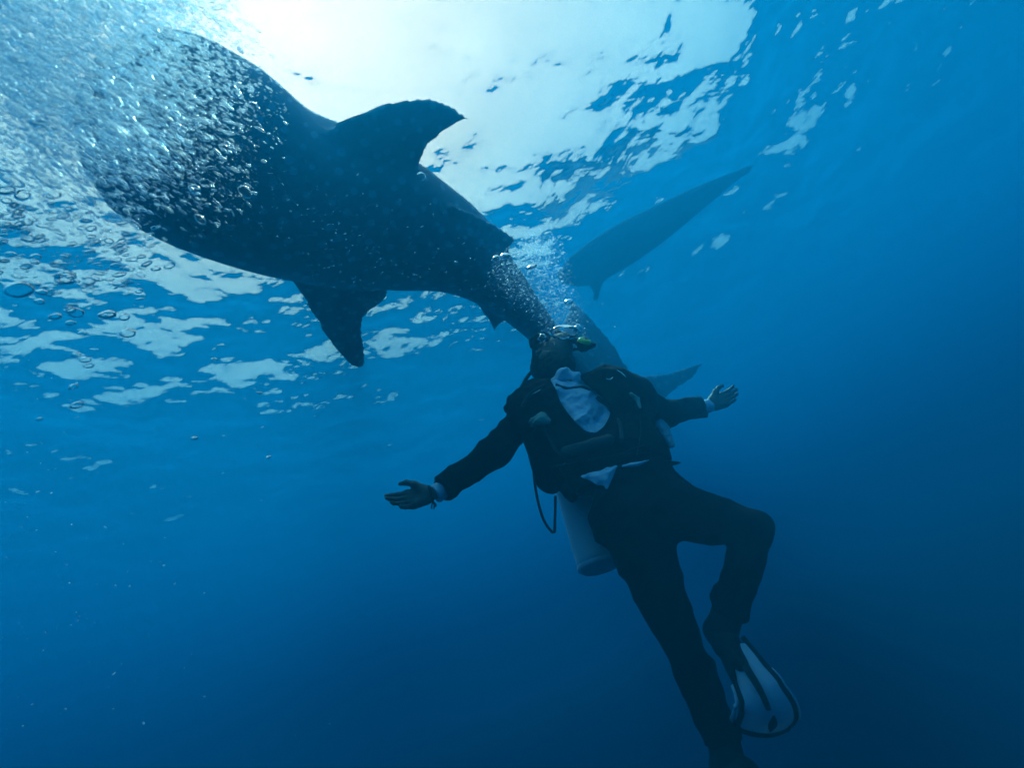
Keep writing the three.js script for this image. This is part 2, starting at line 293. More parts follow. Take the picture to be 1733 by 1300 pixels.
{
  const st = (px, py, d, w, h) => [PD(px, py, d * 0.84), w * 0.82, h * 0.7];
  const body = spineShape([st(948, 470, 10.2, 0.16, 0.12), st(970, 462, 10.2, 0.36, 0.26), st(1010, 442, 10.3, 0.48, 0.36), st(1060, 412, 10.4, 0.48, 0.38), st(1110, 382, 10.5, 0.40, 0.33), st(1160, 350, 10.6, 0.30, 0.25), st(1205, 322, 10.8, 0.2, 0.17), st(1240, 301, 11.0, 0.11, 0.1), st(1262, 288, 11.2, 0.05, 0.07)]);
  const fin = finShape([[985, 450], [999, 470], [1001, 493], [1003, 509], [1010, 512], [1017, 495], [1022, 475], [1036, 455]].map(([x, y]) => PD(x, y, 8.65)), 0.02, 0.06, 0.15);
  const tail = finShape([[1240, 302], [1262, 286], [1284, 270], [1272, 284], [1264, 292], [1256, 298], [1246, 304]].map(([x, y]) => PD(x, y, 9.45)), 0.02, 0.05, 0.2);
  const f = (x, y, z) => smin(body(x, y, z), Math.min(fin(x, y, z), tail(x, y, z)), 0.1);
  const g = skin(f, boundsOf([PD(930, 470, 8.5), PD(1010, 520, 8.6), PD(1280, 250, 9.6), PD(1282, 310, 9.4)], 0.7), 0.045, 0.33);
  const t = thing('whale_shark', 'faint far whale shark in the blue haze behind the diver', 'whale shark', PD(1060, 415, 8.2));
  part(t, 'body', g, dimmedSkin);
}

// ---------------------------------------------------------------- the diver
const X = V(1, 0, 0), UPV = V(0, 1, 0), TOCAM = V(0, 0, 1);
const J = {
  neck: P(958, 660, 2.37), chest: P(1000, 715, 2.27), waist: P(1062, 790, 2.22), pelvis: P(1085, 850, 2.17),
  shR: P(900, 690, 2.25), elR: P(838, 765, 2.15), wrR: P(742, 833, 2.02), shL: P(1070, 678, 2.32), elL: P(1128, 699, 2.52), wrL: P(1196, 688, 2.72),
  hipL: P(1128, 858, 2.1), knL: P(1277, 897, 1.95), anL: P(1232, 1048, 2.06), hipR: P(1068, 885, 2.15), knR: P(1146, 1072, 2.02), anR: P(1226, 1262, 2.06),
};
// hand: palm and five bent fingers; d towards the fingers, n out of the palm, s towards the thumb
function handShape(w, d, n, s, curl, spread, size = 1) {
  const at = (a, b, c) => w.clone().addScaledVector(d, a * size).addScaledVector(s, b * size).addScaledVector(n, c * size);
  const palm = [cap(at(-0.03, 0, 0), at(0.012, 0, 0), 0.026 * size, 0.024 * size)], fingers = [], pts = [at(-0.05, 0, 0)];
  const len = [[0.043, 0.026, 0.021], [0.047, 0.030, 0.022], [0.044, 0.028, 0.022], [0.034, 0.021, 0.019]], rad = [0.0095, 0.0098, 0.0092, 0.008];
  for (let i = 0; i < 4; i++) {
    const b = 0.031 - i * 0.0205, a = 0.092 - (i === 0 ? 0.003 : i === 3 ? 0.013 : i === 2 ? 0.004 : 0);
    palm.push(cap(at(0.012, b * 0.62, -0.002), at(a, b, -0.002), 0.018 * size, 0.0125 * size));
    let p = at(a, b, -0.001), ang = 0, side = (1.5 - i) * spread;
    for (let k = 0; k < 3; k++) {
      ang += curl[i] * (k === 0 ? 0.7 : 1);
      const dir = d.clone().multiplyScalar(Math.cos(ang) * Math.cos(side)).addScaledVector(s, Math.sin(side)).addScaledVector(n, Math.sin(ang)).normalize();
      const q = p.clone().addScaledVector(dir, len[i][k] * size), r = rad[i] * size;
      fingers.push(cap(p, q, r * (1 - 0.07 * k), r * (0.93 - 0.09 * k))); pts.push(q.clone()); p = q;
    }
  }
  const t0 = at(0.02, 0.024, 0.006), t1 = at(0.052, 0.052, 0.014), t2 = at(0.084, 0.066, 0.017), t3 = at(0.110, 0.068, 0.016);
  palm.push(cap(t0, t1, 0.019 * size, 0.0135 * size), cap(at(0.03, -0.02, 0.006), at(0.06, -0.024, 0.004), 0.014 * size, 0.012 * size));
  fingers.push(cap(t1, t2, 0.0125 * size, 0.0108 * size), cap(t2, t3, 0.0108 * size, 0.0085 * size)); pts.push(t1, t2, t3);
  const pf = blend(palm, 0.02), ff = (() => { let groups = []; for (let i = 0; i < 4; i++) groups.push(blend(fingers.slice(i * 3, i * 3 + 3), 0.006)); groups.push(blend(fingers.slice(12), 0.008)); return union(...groups); })();
  return [(x, y, z) => smin(pf(x, y, z), ff(x, y, z), 0.012), boundsOf(pts, 0.04)];
}
const H = { c: P(936, 606, 2.36), crown: V(-0.74, 0.12, -0.6).normalize() };
H.face = V(0.42, 0.86, 0.2); H.face.addScaledVector(H.crown, -H.face.dot(H.crown)).normalize(); H.side = H.crown.clone().cross(H.face);
const hp = (s, c, f) => H.c.clone().addScaledVector(H.side, s).addScaledVector(H.crown, c).addScaledVector(H.face, f);
const he = (s, c, f, rs, rc, rf) => ell(hp(s, c, f), H.side, H.crown, H.face, rs, rc, rf);
const person = thing('person', 'diver in black suit and white shirt floating upright with arms spread and head thrown back', 'person', J.pelvis);
const frontPlane = half(P(1010, 720, 2.27), V(0, 0, -1));                 // the side of the chest that looks forward
{
  // skin: a slim continuous body under the clothes, with head and hands of finer cells
  const slim = blend([
    cap(J.neck, J.chest.clone().add(V(0, 0, -0.05)), 0.055, 0.075), cap(J.chest.clone().add(V(0, 0, -0.05)), J.waist, 0.075, 0.07), cap(J.waist, J.pelvis, 0.07, 0.08), cap(J.shR, J.shL, 0.05), cap(J.shR, J.elR, 0.045, 0.036), cap(J.elR, J.wrR, 0.036, 0.025), cap(J.shL, J.elL, 0.045, 0.036), cap(J.elL, J.wrL, 0.036, 0.025),
    cap(J.hipL, J.knL, 0.06, 0.034), cap(J.knL, J.anL, 0.034, 0.028), cap(J.hipR, J.knR, 0.06, 0.034), cap(J.knR, J.anR, 0.034, 0.028), cap(J.neck, hp(0, -0.03, -0.03), 0.055, 0.052),
  ], 0.05);
  const bodyG = skin(slim, boundsOf(Object.values(J).concat(H.c), 0.16), 0.014);
  const headF = blend([he(0, 0.025, -0.012, 0.074, 0.092, 0.095), he(0, -0.055, 0.028, 0.056, 0.066, 0.062), he(0, -0.098, 0.05, 0.026, 0.022, 0.026), cap(hp(0, -0.04, -0.035), J.neck, 0.052, 0.05)], 0.04);
  const face = blend([he(0, -0.01, 0.092, 0.014, 0.03, 0.014), he(0, -0.03, 0.1, 0.017, 0.013, 0.017), he(0.035, 0.012, 0.075, 0.018, 0.012, 0.012), he(-0.035, 0.012, 0.075, 0.018, 0.012, 0.012), he(0, -0.066, 0.086, 0.026, 0.011, 0.012)], 0.012);
  const ears = union(he(0.077, -0.01, -0.01, 0.010, 0.032, 0.02), he(-0.077, -0.01, -0.01, 0.010, 0.032, 0.02));
  const headG = skin((x, y, z) => smin(smin(headF(x, y, z), face(x, y, z), 0.02), ears(x, y, z), 0.012), boundsOf([hp(0.1, 0.13, 0.13), hp(-0.1, 0.13, 0.13), hp(0, -0.15, 0.1), hp(0, -0.1, -0.12), hp(0, 0.13, -0.12), J.neck], 0.06), 0.0045);
  // right hand: open, thumb up; left hand: relaxed
  const dR = P(668, 852, 1.97).sub(J.wrR).normalize(), sR = V(0.1, 0.9, 0.15); sR.addScaledVector(dR, -sR.dot(dR)).normalize(); const nR = dR.clone().cross(sR).normalize(); if (nR.z < 0) nR.negate();
  const [hrF, hrB] = handShape(J.wrR.clone().addScaledVector(dR, 0.035), dR, nR.clone().addScaledVector(sR, 0.25).normalize(), sR, [0.12, 0.34, 0.42, 0.5], 0.03, 0.9);
  const dL = P(1246, 668, 2.78).sub(J.wrL).normalize(), sL = V(-0.1, 0.9, 0.1); sL.addScaledVector(dL, -sL.dot(dL)).normalize(); const nL = dL.clone().cross(sL).normalize(); if (nL.z < 0) nL.negate();
  const [hlF, hlB] = handShape(J.wrL.clone().addScaledVector(dL, 0.03), dL, nL, sL, [0.72, 0.8, 0.84, 0.88], 0.02, 0.98);
  part(person, 'body', mergeGeometries([bodyG, headG, skin(hrF, hrB, 0.003), skin(hlF, hlB, 0.003)]), M.skin);
  // hair
  const hairF = minus(blend([he(0, 0.035, -0.025, 0.084, 0.1, 0.1), he(0, -0.03, -0.06, 0.075, 0.07, 0.06)], 0.05), both(half(hp(0, 0.06, 0.035), H.face.clone().negate()), he(0, -0.02, 0.1, 0.12, 0.13, 0.09)));
  part(person, 'hair', skin(wrinkled(hairF, 0.005, 0.03), boundsOf([hp(0.1, 0.15, 0.1), hp(-0.1, 0.15, -0.13), hp(0, -0.12, -0.13)], 0.06), 0.006), M.hair);

  // shirt: chest, collar, tails, cuffs
  const torsoCore = blend([cap(P(960, 690, 2.27), P(1010, 790, 2.22), 0.105, 0.11), cap(P(1034, 682, 2.3), P(1070, 775, 2.24), 0.1, 0.105), cap(J.shR, J.shL, 0.075), cap(J.waist, J.pelvis, 0.12, 0.11)], 0.08);
  const vOpen = outlineDist([[930, 640], [944, 626], [960, 622], [976, 632], [990, 650], [1004, 660], [1022, 676], [1034, 689], [1031, 706], [1022, 722], [1008, 733], [992, 730], [976, 717], [960, 698], [948, 680], [941, 660]]);
  const proj = V(), toPx = (x, y, z) => { proj.set(x, y, z).applyMatrix4(camera.matrixWorldInverse); return [IW / 2 - proj.x / proj.z * FOC, IH / 2 + proj.y / proj.z * FOC]; };
  const opening = (d2, mPerPx) => (x, y, z) => { const [u, v] = toPx(x, y, z); return Math.max(d2(u, v) * mPerPx, -(z - P(1000, 700, 2.3).z)); };
  const vCut = opening(vOpen, 0.0026);
  const shirtBody = both(grow(torsoCore, 0.006), half(P(1010, 752, 2.2), V(0, -1, 0)));
  const collar = blend([cap(P(938, 650, 2.24), P(950, 630, 2.2), 0.02, 0.022), cap(P(950, 630, 2.2), P(978, 640, 2.2), 0.022, 0.018), cap(P(978, 640, 2.2), P(1000, 664, 2.24), 0.018, 0.016), cap(P(940, 648, 2.3), P(930, 640, 2.36), 0.02)], 0.02);
  const shirtF = wrinkled(wrinkled(blend([shirtBody, collar], 0.015), 0.014, 0.085), 0.006, 0.03);
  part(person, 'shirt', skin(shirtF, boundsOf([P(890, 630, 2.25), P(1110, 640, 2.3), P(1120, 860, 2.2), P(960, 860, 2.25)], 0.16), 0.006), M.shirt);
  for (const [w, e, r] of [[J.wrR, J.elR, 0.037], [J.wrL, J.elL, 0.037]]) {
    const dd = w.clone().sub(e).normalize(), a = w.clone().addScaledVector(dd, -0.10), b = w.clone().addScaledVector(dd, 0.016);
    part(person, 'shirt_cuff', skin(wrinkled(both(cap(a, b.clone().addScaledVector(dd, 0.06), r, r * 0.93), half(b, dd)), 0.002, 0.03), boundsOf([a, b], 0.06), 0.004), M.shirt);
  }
  const band = [[1052, 790], [1062, 783], [1080, 780], [1102, 777], [1092, 785], [1072, 792]].map(([x, y]) => P(x, y, 2.06));
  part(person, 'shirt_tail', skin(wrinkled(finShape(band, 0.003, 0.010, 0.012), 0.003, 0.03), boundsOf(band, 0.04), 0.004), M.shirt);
  const tail = [[982, 806], [1012, 797], [1046, 787], [1036, 812], [1027, 829], [1008, 819]].map(([x, y]) => P(x, y, 2.065));
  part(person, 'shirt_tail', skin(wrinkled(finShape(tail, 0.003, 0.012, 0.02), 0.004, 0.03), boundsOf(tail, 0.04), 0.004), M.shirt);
  // jacket with sleeves, open in front
  const sleeve = (s, e, w, r0, r1, r2, back = 0.018) => { const dd = w.clone().sub(e).normalize(), end = w.clone().addScaledVector(dd, -back); return both(blend([cap(s, e, r0, r1), cap(e, w.clone().addScaledVector(dd, 0.05), r1, r2)], 0.05), half(end, dd)); };
  const hem = blend([cap(P(925, 770, 2.3), P(945, 812, 2.32), 0.06, 0.04), cap(P(945, 812, 2.3), P(963, 838, 2.28), 0.035, 0.018), cap(P(962, 800, 2.27), P(967, 845, 2.27), 0.02, 0.01)], 0.03);
  const sleeves = union(sleeve(J.shR, J.elR, J.wrR, 0.076, 0.056, 0.054), sleeve(J.shL, J.elL, J.wrL, 0.075, 0.060, 0.054, 0.06));
  const coat = both(grow(torsoCore, 0.02), half(P(1050, 800, 2.2), V(0.2, -1, 0).normalize()));
  const jacketF = minus(wrinkled((x, y, z) => smin(smin(coat(x, y, z), sleeves(x, y, z), 0.05), hem(x, y, z), 0.04), 0.009, 0.075), vCut);
  part(person, 'jacket', skin(jacketF, boundsOf([J.wrR, J.wrL, J.shR, J.shL, P(968, 856, 2.28), P(1100, 820, 2.2)], 0.14), 0.008), M.jacket);
  // trousers
  const leg = (h, k, a, r0, r1, r2) => { const dd = a.clone().sub(k).normalize(), m = k.clone().lerp(a, 0.35), end = a.clone().addScaledVector(dd, -0.012); return both(blend([cap(h, k, r0, r1), cap(k, m, r1, r1 * 0.97), cap(m, a.clone().addScaledVector(dd, 0.06), r1 * 0.97, r2)], 0.025), half(end, dd)); };
  const legs = blend([leg(J.hipL, J.knL, J.anL, 0.116, 0.062, 0.054), leg(J.hipR, J.knR, J.anR, 0.135, 0.066, 0.052)], 0.04);
  const seat = blend([cap(P(1060, 835, 2.2), P(1105, 835, 2.2), 0.115), cap(P(1045, 880, 2.22), P(1080, 890, 2.18), 0.11), cap(P(1058, 818, 2.18), P(1090, 808, 2.18), 0.1)], 0.06);
  const flap = cap(P(1216, 1000, 2.07), P(1207, 1010, 2.07), 0.022, 0.012);
  part(person, 'trousers', skin(wrinkled((x, y, z) => smin(smin(legs(x, y, z), seat(x, y, z), 0.06), flap(x, y, z), 0.02), 0.0075, 0.085), boundsOf([J.hipL, J.knL, J.anL, J.hipR, J.anR, J.pelvis, P(1060, 780, 2.2)], 0.17), 0.009), M.trousers);
  // dark boots under the fins
  const bootL = blend([cap(P(1233, 1030, 2.05), P(1222, 1066, 2.07), 0.05, 0.052), cap(P(1208, 1066, 2.1), P(1246, 1120, 1.98), 0.034, 0.024)], 0.03);
  part(person, 'boot', skin(bootL, boundsOf([P(1233, 1030, 2.05), P(1200, 1066, 2.1), P(1246, 1124, 1.97)], 0.08), 0.006), M.rubber);
  const bootR = blend([cap(P(1222, 1245, 2.05), P(1232, 1290, 2.05), 0.048, 0.05), cap(P(1222, 1298, 2.1), P(1280, 1330, 1.9), 0.04, 0.035)], 0.03);
  part(person, 'boot', skin(bootR, boundsOf([P(1222, 1245, 2.05), P(1222, 1298, 2.1), P(1282, 1334, 1.9)], 0.08), 0.006), M.rubber);
  // bracelet with tassels on the right wrist
  const bw = J.wrR.clone().addScaledVector(dR, 0.03), ring = new THREE.TorusGeometry(0.03, 0.005, 8, 32); ring.lookAt(dR); ring.translate(bw.x, bw.y, bw.z);
  const br = [ring]; for (const [x, e] of [[731, 861], [735, 862], [738, 858]]) br.push(tube([P(734, 849, 2.01), P(x, 855, 2.005), P(x - 0.5, e, 2.005)], 0.0028, 10, 6));
  part(person, 'bracelet', mergeGeometries(br.map((g) => g.index ? g.toNonIndexed() : g)), M.rubber);

  // ---- buoyancy vest over the jacket
  const vest = thing('buoyancy_vest', 'black padded buoyancy vest strapped over the suit jacket', 'diving vest', J.chest);
  const vestCore = blend([grow(torsoCore, 0.034), cap(P(915, 745, 2.3), P(930, 812, 2.33), 0.075, 0.06), cap(P(1070, 715, 2.3), P(1082, 758, 2.26), 0.07, 0.065), cap(P(1028, 650, 2.26), P(1048, 668, 2.26), 0.085, 0.075), cap(P(905, 668, 2.25), P(925, 680, 2.22), 0.055, 0.06)], 0.05);
  const below = half(P(1052, 800, 2.16), V(-0.06, -1, 0).normalize());
  const vestF = minus(wrinkled(both(vestCore, below), 0.005, 0.06), vCut);
  part(vest, 'shell', skin(vestF, boundsOf([P(880, 640, 2.25), P(1120, 630, 2.3), P(1130, 800, 2.25), P(900, 850, 2.3)], 0.16), 0.008), M.vest);
  const frontF = union(vestF, shirtF, jacketF), frontAt = (px, py, off = 0.004) => { const r = ray(px, py); let t = 1.6; for (let i = 0; i < 80; i++) { const q = camera.position.clone().addScaledVector(r, t); const d = frontF(q.x, q.y, q.z); if (d < off || t > 3.2) break; t += Math.max(0.002, d * 0.7); } return camera.position.clone().addScaledVector(r, t); };
  const onFront = (list, r, n, m, off) => tube(list.map(([a, b]) => frontAt(a, b, off)), r, n, m);
  const flat = (list, w, th) => { const pts = list.map(([a, b]) => frontAt(a, b, 0.006)); return blend(pts.slice(1).map((p, i) => cap(pts[i], p, w)), 0.01); };
  part(vest, 'waistband', skin(flat([[958, 765], [980, 760], [1005, 752], [1030, 745]], 0.024), boundsOf([frontAt(958, 765), frontAt(1030, 745)], 0.07), 0.005), M.band, 'paler grey band across the front of the vest');
  const pouchF = wrinkled(blend([cap(frontAt(902, 714), frontAt(918, 709), 0.022, 0.024), cap(frontAt(918, 709), frontAt(928, 712), 0.022, 0.012)], 0.02), 0.003, 0.02);
  part(vest, 'pouch', skin(pouchF, boundsOf([frontAt(902, 714), frontAt(928, 712)], 0.06), 0.004), M.pale, 'pale green pouch on the chest strap');
  part(vest, 'inflator', skin(blend([cap(frontAt(1068, 668), frontAt(1078, 676), 0.010), cap(frontAt(1078, 676), frontAt(1083, 690), 0.010, 0.007)], 0.01), boundsOf([frontAt(1068, 668), frontAt(1083, 690)], 0.04), 0.003), M.pale, 'pale curved inflator piece by the left arm');
  for (const list of [[[894, 669], [904, 666], [915, 660]], [[1044, 627], [1052, 632], [1058, 638]], [[1026, 641], [1032, 643], [1037, 639]], [[952, 787], [956, 784]], [[944, 797], [947, 794]]]) part(vest, 'buckle', onFront(list, 0.0032, 16, 6, 0.004), M.metal);
  for (const list of [[[884, 690], [893, 672], [908, 660], [922, 652]], [[1010, 672], [1030, 690], [1048, 716], [1052, 745]], [[922, 720], [930, 740], [945, 765], [958, 772]]]) part(vest, 'strap', onFront(list, 0.009, 30, 8, 0.001), M.band);
  for (const list of [[[1060, 650], [1078, 690], [1084, 730], [1078, 770]], [[930, 790], [960, 786], [1000, 778], [1050, 768], [1090, 752]]]) part(vest, 'seam', onFront(list, 0.0035, 40, 6, 0.001), M.rubber);
  part(vest, 'strap', onFront([[940, 651], [960, 657], [985, 655], [1003, 662]], 0.006, 24, 8, 0.002), M.band);
  const ends = finShape([[1085, 772], [1122, 778], [1156, 783], [1134, 790], [1110, 800], [1085, 806]].map(([x, y]) => P(x, y, 2.16)), 0.004, 0.012, 0.02);
  const knob = blend([cap(P(864, 676, 2.24), P(880, 664, 2.24), 0.018, 0.02), cap(P(860, 692, 2.24), P(866, 680, 2.24), 0.022, 0.016), cap(P(880, 664, 2.24), P(905, 650, 2.24), 0.02, 0.028)], 0.012);
  part(vest, 'shoulder_clip', skin(wrinkled(knob, 0.003, 0.02), boundsOf([P(860, 694, 2.24), P(905, 648, 2.24)], 0.05), 0.005), M.vest);
  part(vest, 'belt_end', skin(ends, boundsOf([P(1083, 770, 2.16), P(1158, 808, 2.16)], 0.03), 0.004), M.vest);
  part(vest, 'strap', tube([P(1124, 786, 2.16), P(1140, 798, 2.14), P(1156, 812, 2.12), P(1172, 824, 2.1)], 0.006, 20, 8), M.vest);
  const flapG = finShape([[1098, 712], [1118, 708], [1132, 722], [1138, 742], [1142, 757], [1130, 759], [1120, 752], [1108, 740]].map(([x, y]) => P(x, y, 2.42)), 0.006, 0.022, 0.04);
  part(vest, 'side_flap', skin(wrinkled(flapG, 0.003, 0.03), boundsOf([P(1098, 706, 2.42), P(1144, 762, 2.42)], 0.05), 0.005), M.tank, 'greyish flap hanging behind the left arm');
  part(vest, 'hose', tube([[903, 795, 2.3], [906, 825, 2.3], [912, 855, 2.31], [921, 882, 2.32], [932, 898, 2.33], [937, 902, 2.33], [939, 880, 2.34], [940, 840, 2.35]].map((a) => P(...a)), 0.006, 60, 10), M.rubber);

  // ---- air tank on the back
  const tb = P(1016, 962, 2.42), tt = P(946, 735, 2.5), axis = tt.clone().sub(tb), len = axis.length();
  const tank = thing('air_tank', 'pale metal air tank hanging behind the diver and below the vest', 'air tank', tb);
  const lathe = (pts) => { const g = new THREE.LatheGeometry(pts.map(([x, y]) => new THREE.Vector2(x, y)), 48); g.applyQuaternion(new THREE.Quaternion().setFromUnitVectors(UPV, axis.clone().normalize())); g.translate(tb.x, tb.y, tb.z); return g; };
  part(tank, 'cylinder', lathe([[0.0001, 0.004], [0.07, 0.006], [0.088, 0.02], [0.0915, 0.05], [0.0915, len - 0.09], [0.082, len - 0.045], [0.055, len - 0.015], [0.025, len], [0.02, len + 0.03], [0.0001, len + 0.031]]), M.tank);
  part(tank, 'boot', lathe([[0.0001, -0.008], [0.072, -0.008], [0.092, 0.006], [0.0945, 0.014], [0.0945, 0.024], [0.0925, 0.026]]), M.tank);
  part(tank, 'valve', mergeGeometries([lathe([[0.0001, len + 0.03], [0.022, len + 0.03], [0.024, len + 0.06], [0.014, len + 0.075], [0.0001, len + 0.076]])]), M.metal);

  // ---- regulator in the mouth
  const mouth = hp(0, -0.066, 0.105), rg = thing('diving_regulator', 'green and black breathing regulator in the mouth of the diver', 'regulator', mouth);
  const orient = (g, at) => { const m = new THREE.Matrix4().makeBasis(H.side, H.face, H.crown.clone().negate()); g.applyMatrix4(m); g.translate(at.x, at.y, at.z); return g; };
  const rc = P(988, 583, 2.24);
  const rdir = V(0.55, 0.45, 0.55).normalize(), rq = new THREE.Quaternion().setFromUnitVectors(UPV, rdir);
  const place = (g) => { g.applyQuaternion(rq); g.translate(rc.x, rc.y, rc.z); return g; };
  const L2 = (pts) => place(new THREE.LatheGeometry(pts.map(([x, y]) => new THREE.Vector2(x, y)), 40));
  part(rg, 'case', L2([[0.0001, -0.03], [0.022, -0.028], [0.032, -0.012], [0.035, 0.004], [0.033, 0.010]]), M.rubber);
  part(rg, 'cover', L2([[0.0345, 0.008], [0.034, 0.016], [0.027, 0.026], [0.016, 0.029], [0.015, 0.024], [0.0001, 0.023]]), M.yellow, 'yellow green front cover');
  part(rg, 'purge_button', L2([[0.0145, 0.0235], [0.012, 0.028], [0.0001, 0.029]]), M.rubber);
  part(rg, 'mouthpiece', skin(blend([cap(rc, mouth, 0.017, 0.015), cap(rc.clone().add(V(-0.02, -0.02, 0)), rc.clone().add(V(0.035, -0.028, 0.01)), 0.013)], 0.015), boundsOf([rc, mouth, rc.clone().add(V(0.05, -0.04, 0))], 0.05), 0.004), M.rubber);
  part(rg, 'hose', tube([rc.clone().addScaledVector(rdir, -0.02), P(968, 592, 2.35), P(935, 600, 2.5), P(904, 625, 2.42), P(888, 645, 2.38), P(881, 664, 2.36), P(884, 690, 2.42), P(925, 715, 2.5)], 0.0085, 80, 10), M.rubber);

  // ---- mask
  const mask = thing('diving_mask', 'dark diving mask on the upturned face under the bubbles', 'diving mask', hp(0, 0.02, 0.1));
  const mo = (g) => { g.applyMatrix4(new THREE.Matrix4().makeBasis(H.side, H.crown, H.face)); const o = hp(0, 0.018, 0.098); g.translate(o.x, o.y, o.z); return g; };
  const rrect = (w, h, r) => { const s = new THREE.Shape(); s.moveTo(-w + r, -h); s.lineTo(w - r, -h); s.quadraticCurveTo(w, -h, w, -h + r); s.lineTo(w, h - r); s.quadraticCurveTo(w, h, w - r, h); s.lineTo(-w + r, h); s.quadraticCurveTo(-w, h, -w, h - r); s.lineTo(-w, -h + r); s.quadraticCurveTo(-w, -h, -w + r, -h); return s; };
  const frame = rrect(0.085, 0.046, 0.03); frame.holes.push(rrect(0.072, 0.034, 0.022));
  part(mask, 'frame', mo(new THREE.ExtrudeGeometry(frame, { depth: 0.03, bevelSize: 0.004, bevelThickness: 0.004, bevelSegments: 3, curveSegments: 12 }).translate(0, 0, -0.02)), M.rubber);
  part(mask, 'lens', mo(new THREE.ExtrudeGeometry(rrect(0.0725, 0.0345, 0.022), { depth: 0.003, bevelEnabled: false, curveSegments: 12 }).translate(0, 0, 0.004)), M.glass);
  part(mask, 'strap', tube([hp(0.084, 0.02, 0.09), hp(0.094, 0.03, 0.03), hp(0.09, 0.045, -0.05), hp(0.05, 0.06, -0.115), hp(0, 0.062, -0.135), hp(-0.05, 0.06, -0.115), hp(-0.09, 0.045, -0.05), hp(-0.094, 0.03, 0.03), hp(-0.084, 0.02, 0.09)], 0.009, 60, 8), M.rubber);
}
// ---- fins on the feet
function swimFin(label, line, widths, pocket) {
  const t = thing('swim_fin', label, 'swim fin', line[0], 'fins on the feet of the diver');
  const c = new THREE.CatmullRomCurve3(line), n = 48, m = 12, right = V();
  const wAt = (u) => { const f = u * (widths.length - 1), k = Math.min(widths.length - 2, Math.floor(f)); return mix(widths[k], widths[k + 1], sstep(0, 1, f - k)); };
  const level = V(1, 0, 0).applyQuaternion(camera.quaternion), side = (u) => c.getTangent(u).cross(c.getPoint(u).sub(camera.position).normalize()).normalize().lerp(level, sstep(0.45, 1, u)).normalize();
  const at = (u, v, lift = 0) => { const s = side(u), tg = c.getTangent(u), nn = s.clone().cross(tg).normalize(); if (nn.z < 0) nn.negate(); return c.getPoint(u).addScaledVector(s, v * wAt(u)).addScaledVector(nn, lift - 0.02 * v * v); };
  const sheet = (u0, u1, v0, v1, th, lift = 0) => {                       // a curved plate with thickness
    const pos = [], idx = [], row = m + 1, N = (n + 1) * row;
    for (const s of [1, -1]) for (let i = 0; i <= n; i++) for (let j = 0; j <= m; j++) { const u = mix(u0, u1, i / n), k = typeof v0 === 'function' ? [v0(u), v1(u)] : [v0, v1]; const q = at(u, mix(k[0], k[1], j / m), lift + s * th / 2); pos.push(q.x, q.y, q.z); }
    for (let i = 0; i < n; i++) for (let j = 0; j < m; j++) { const a = i * row + j, b = a + row; idx.push(a, b, a + 1, a + 1, b, b + 1, N + a, N + a + 1, N + b, N + a + 1, N + b + 1, N + b); }
    const edge = (a, b) => idx.push(a, b, N + a, b, N + b, N + a);
    for (let i = 0; i < n; i++) { edge(i * row, (i + 1) * row); edge((i + 1) * row + m, i * row + m); }
    for (let j = 0; j < m; j++) { edge(j + 1, j); edge(n * row + j, n * row + j + 1); }
    const g = new THREE.BufferGeometry(); g.setAttribute('position', new THREE.Float32BufferAttribute(pos, 3)); g.setIndex(idx);
    g.setAttribute('uv', new THREE.Float32BufferAttribute(pos.filter((_, i) => i % 3 !== 2), 2)); const f = g.toNonIndexed(); f.computeVertexNormals(); return f;
  };
  part(t, 'blade', sheet(0.06, 1, -0.96, 0.96, 0.006), M.blade, 'pale centre of the blade');
  const rail = (v, r, name, mat, lift, u0 = 0, u1 = 1) => part(t, name, tube(Array.from({ length: 16 }, (_, i) => at(mix(u0, u1, i / 15), v, lift)), r, 60, 8), mat);
  rail(-0.97, 0.009, 'rail', M.rubber, 0); rail(0.97, 0.009, 'rail', M.rubber, 0);
  rail(-1.2, 0.0065, 'edge_strip', M.blade, 0.004, 0.3); rail(1.14, 0.003, 'edge_strip', M.blade, 0.004, 0.35);
  part(t, 'tip', sheet(0.955, 1.0, -0.98, 0.98, 0.012), M.rubber);
  part(t, 'rib', sheet(0.0, 0.66, (u) => -0.12 - 0.16 * (1 - u / 0.66) , (u) => 0.12 + 0.25 * (1 - u / 0.66) - 0.05, 0.02, 0.008), M.rubber);
  part(t, 'rib', sheet(0.02, 0.36, (u) => -0.95, (u) => -0.5 - 0.4 * sstep(0.15, 0.36, u), 0.016, 0.006), M.rubber);
  part(t, 'dark_patch', sheet(0.74, 0.92, (u) => 0.1 - 0.16 * Math.sin((u - 0.74) / 0.18 * 3.1), (u) => 0.12 + 0.14 * Math.sin((u - 0.74) / 0.18 * 3.1), 0.003, 0.005), M.rubber);
  part(t, 'foot_pocket', skin(pocket[0], pocket[1], 0.006), M.rubber);
}
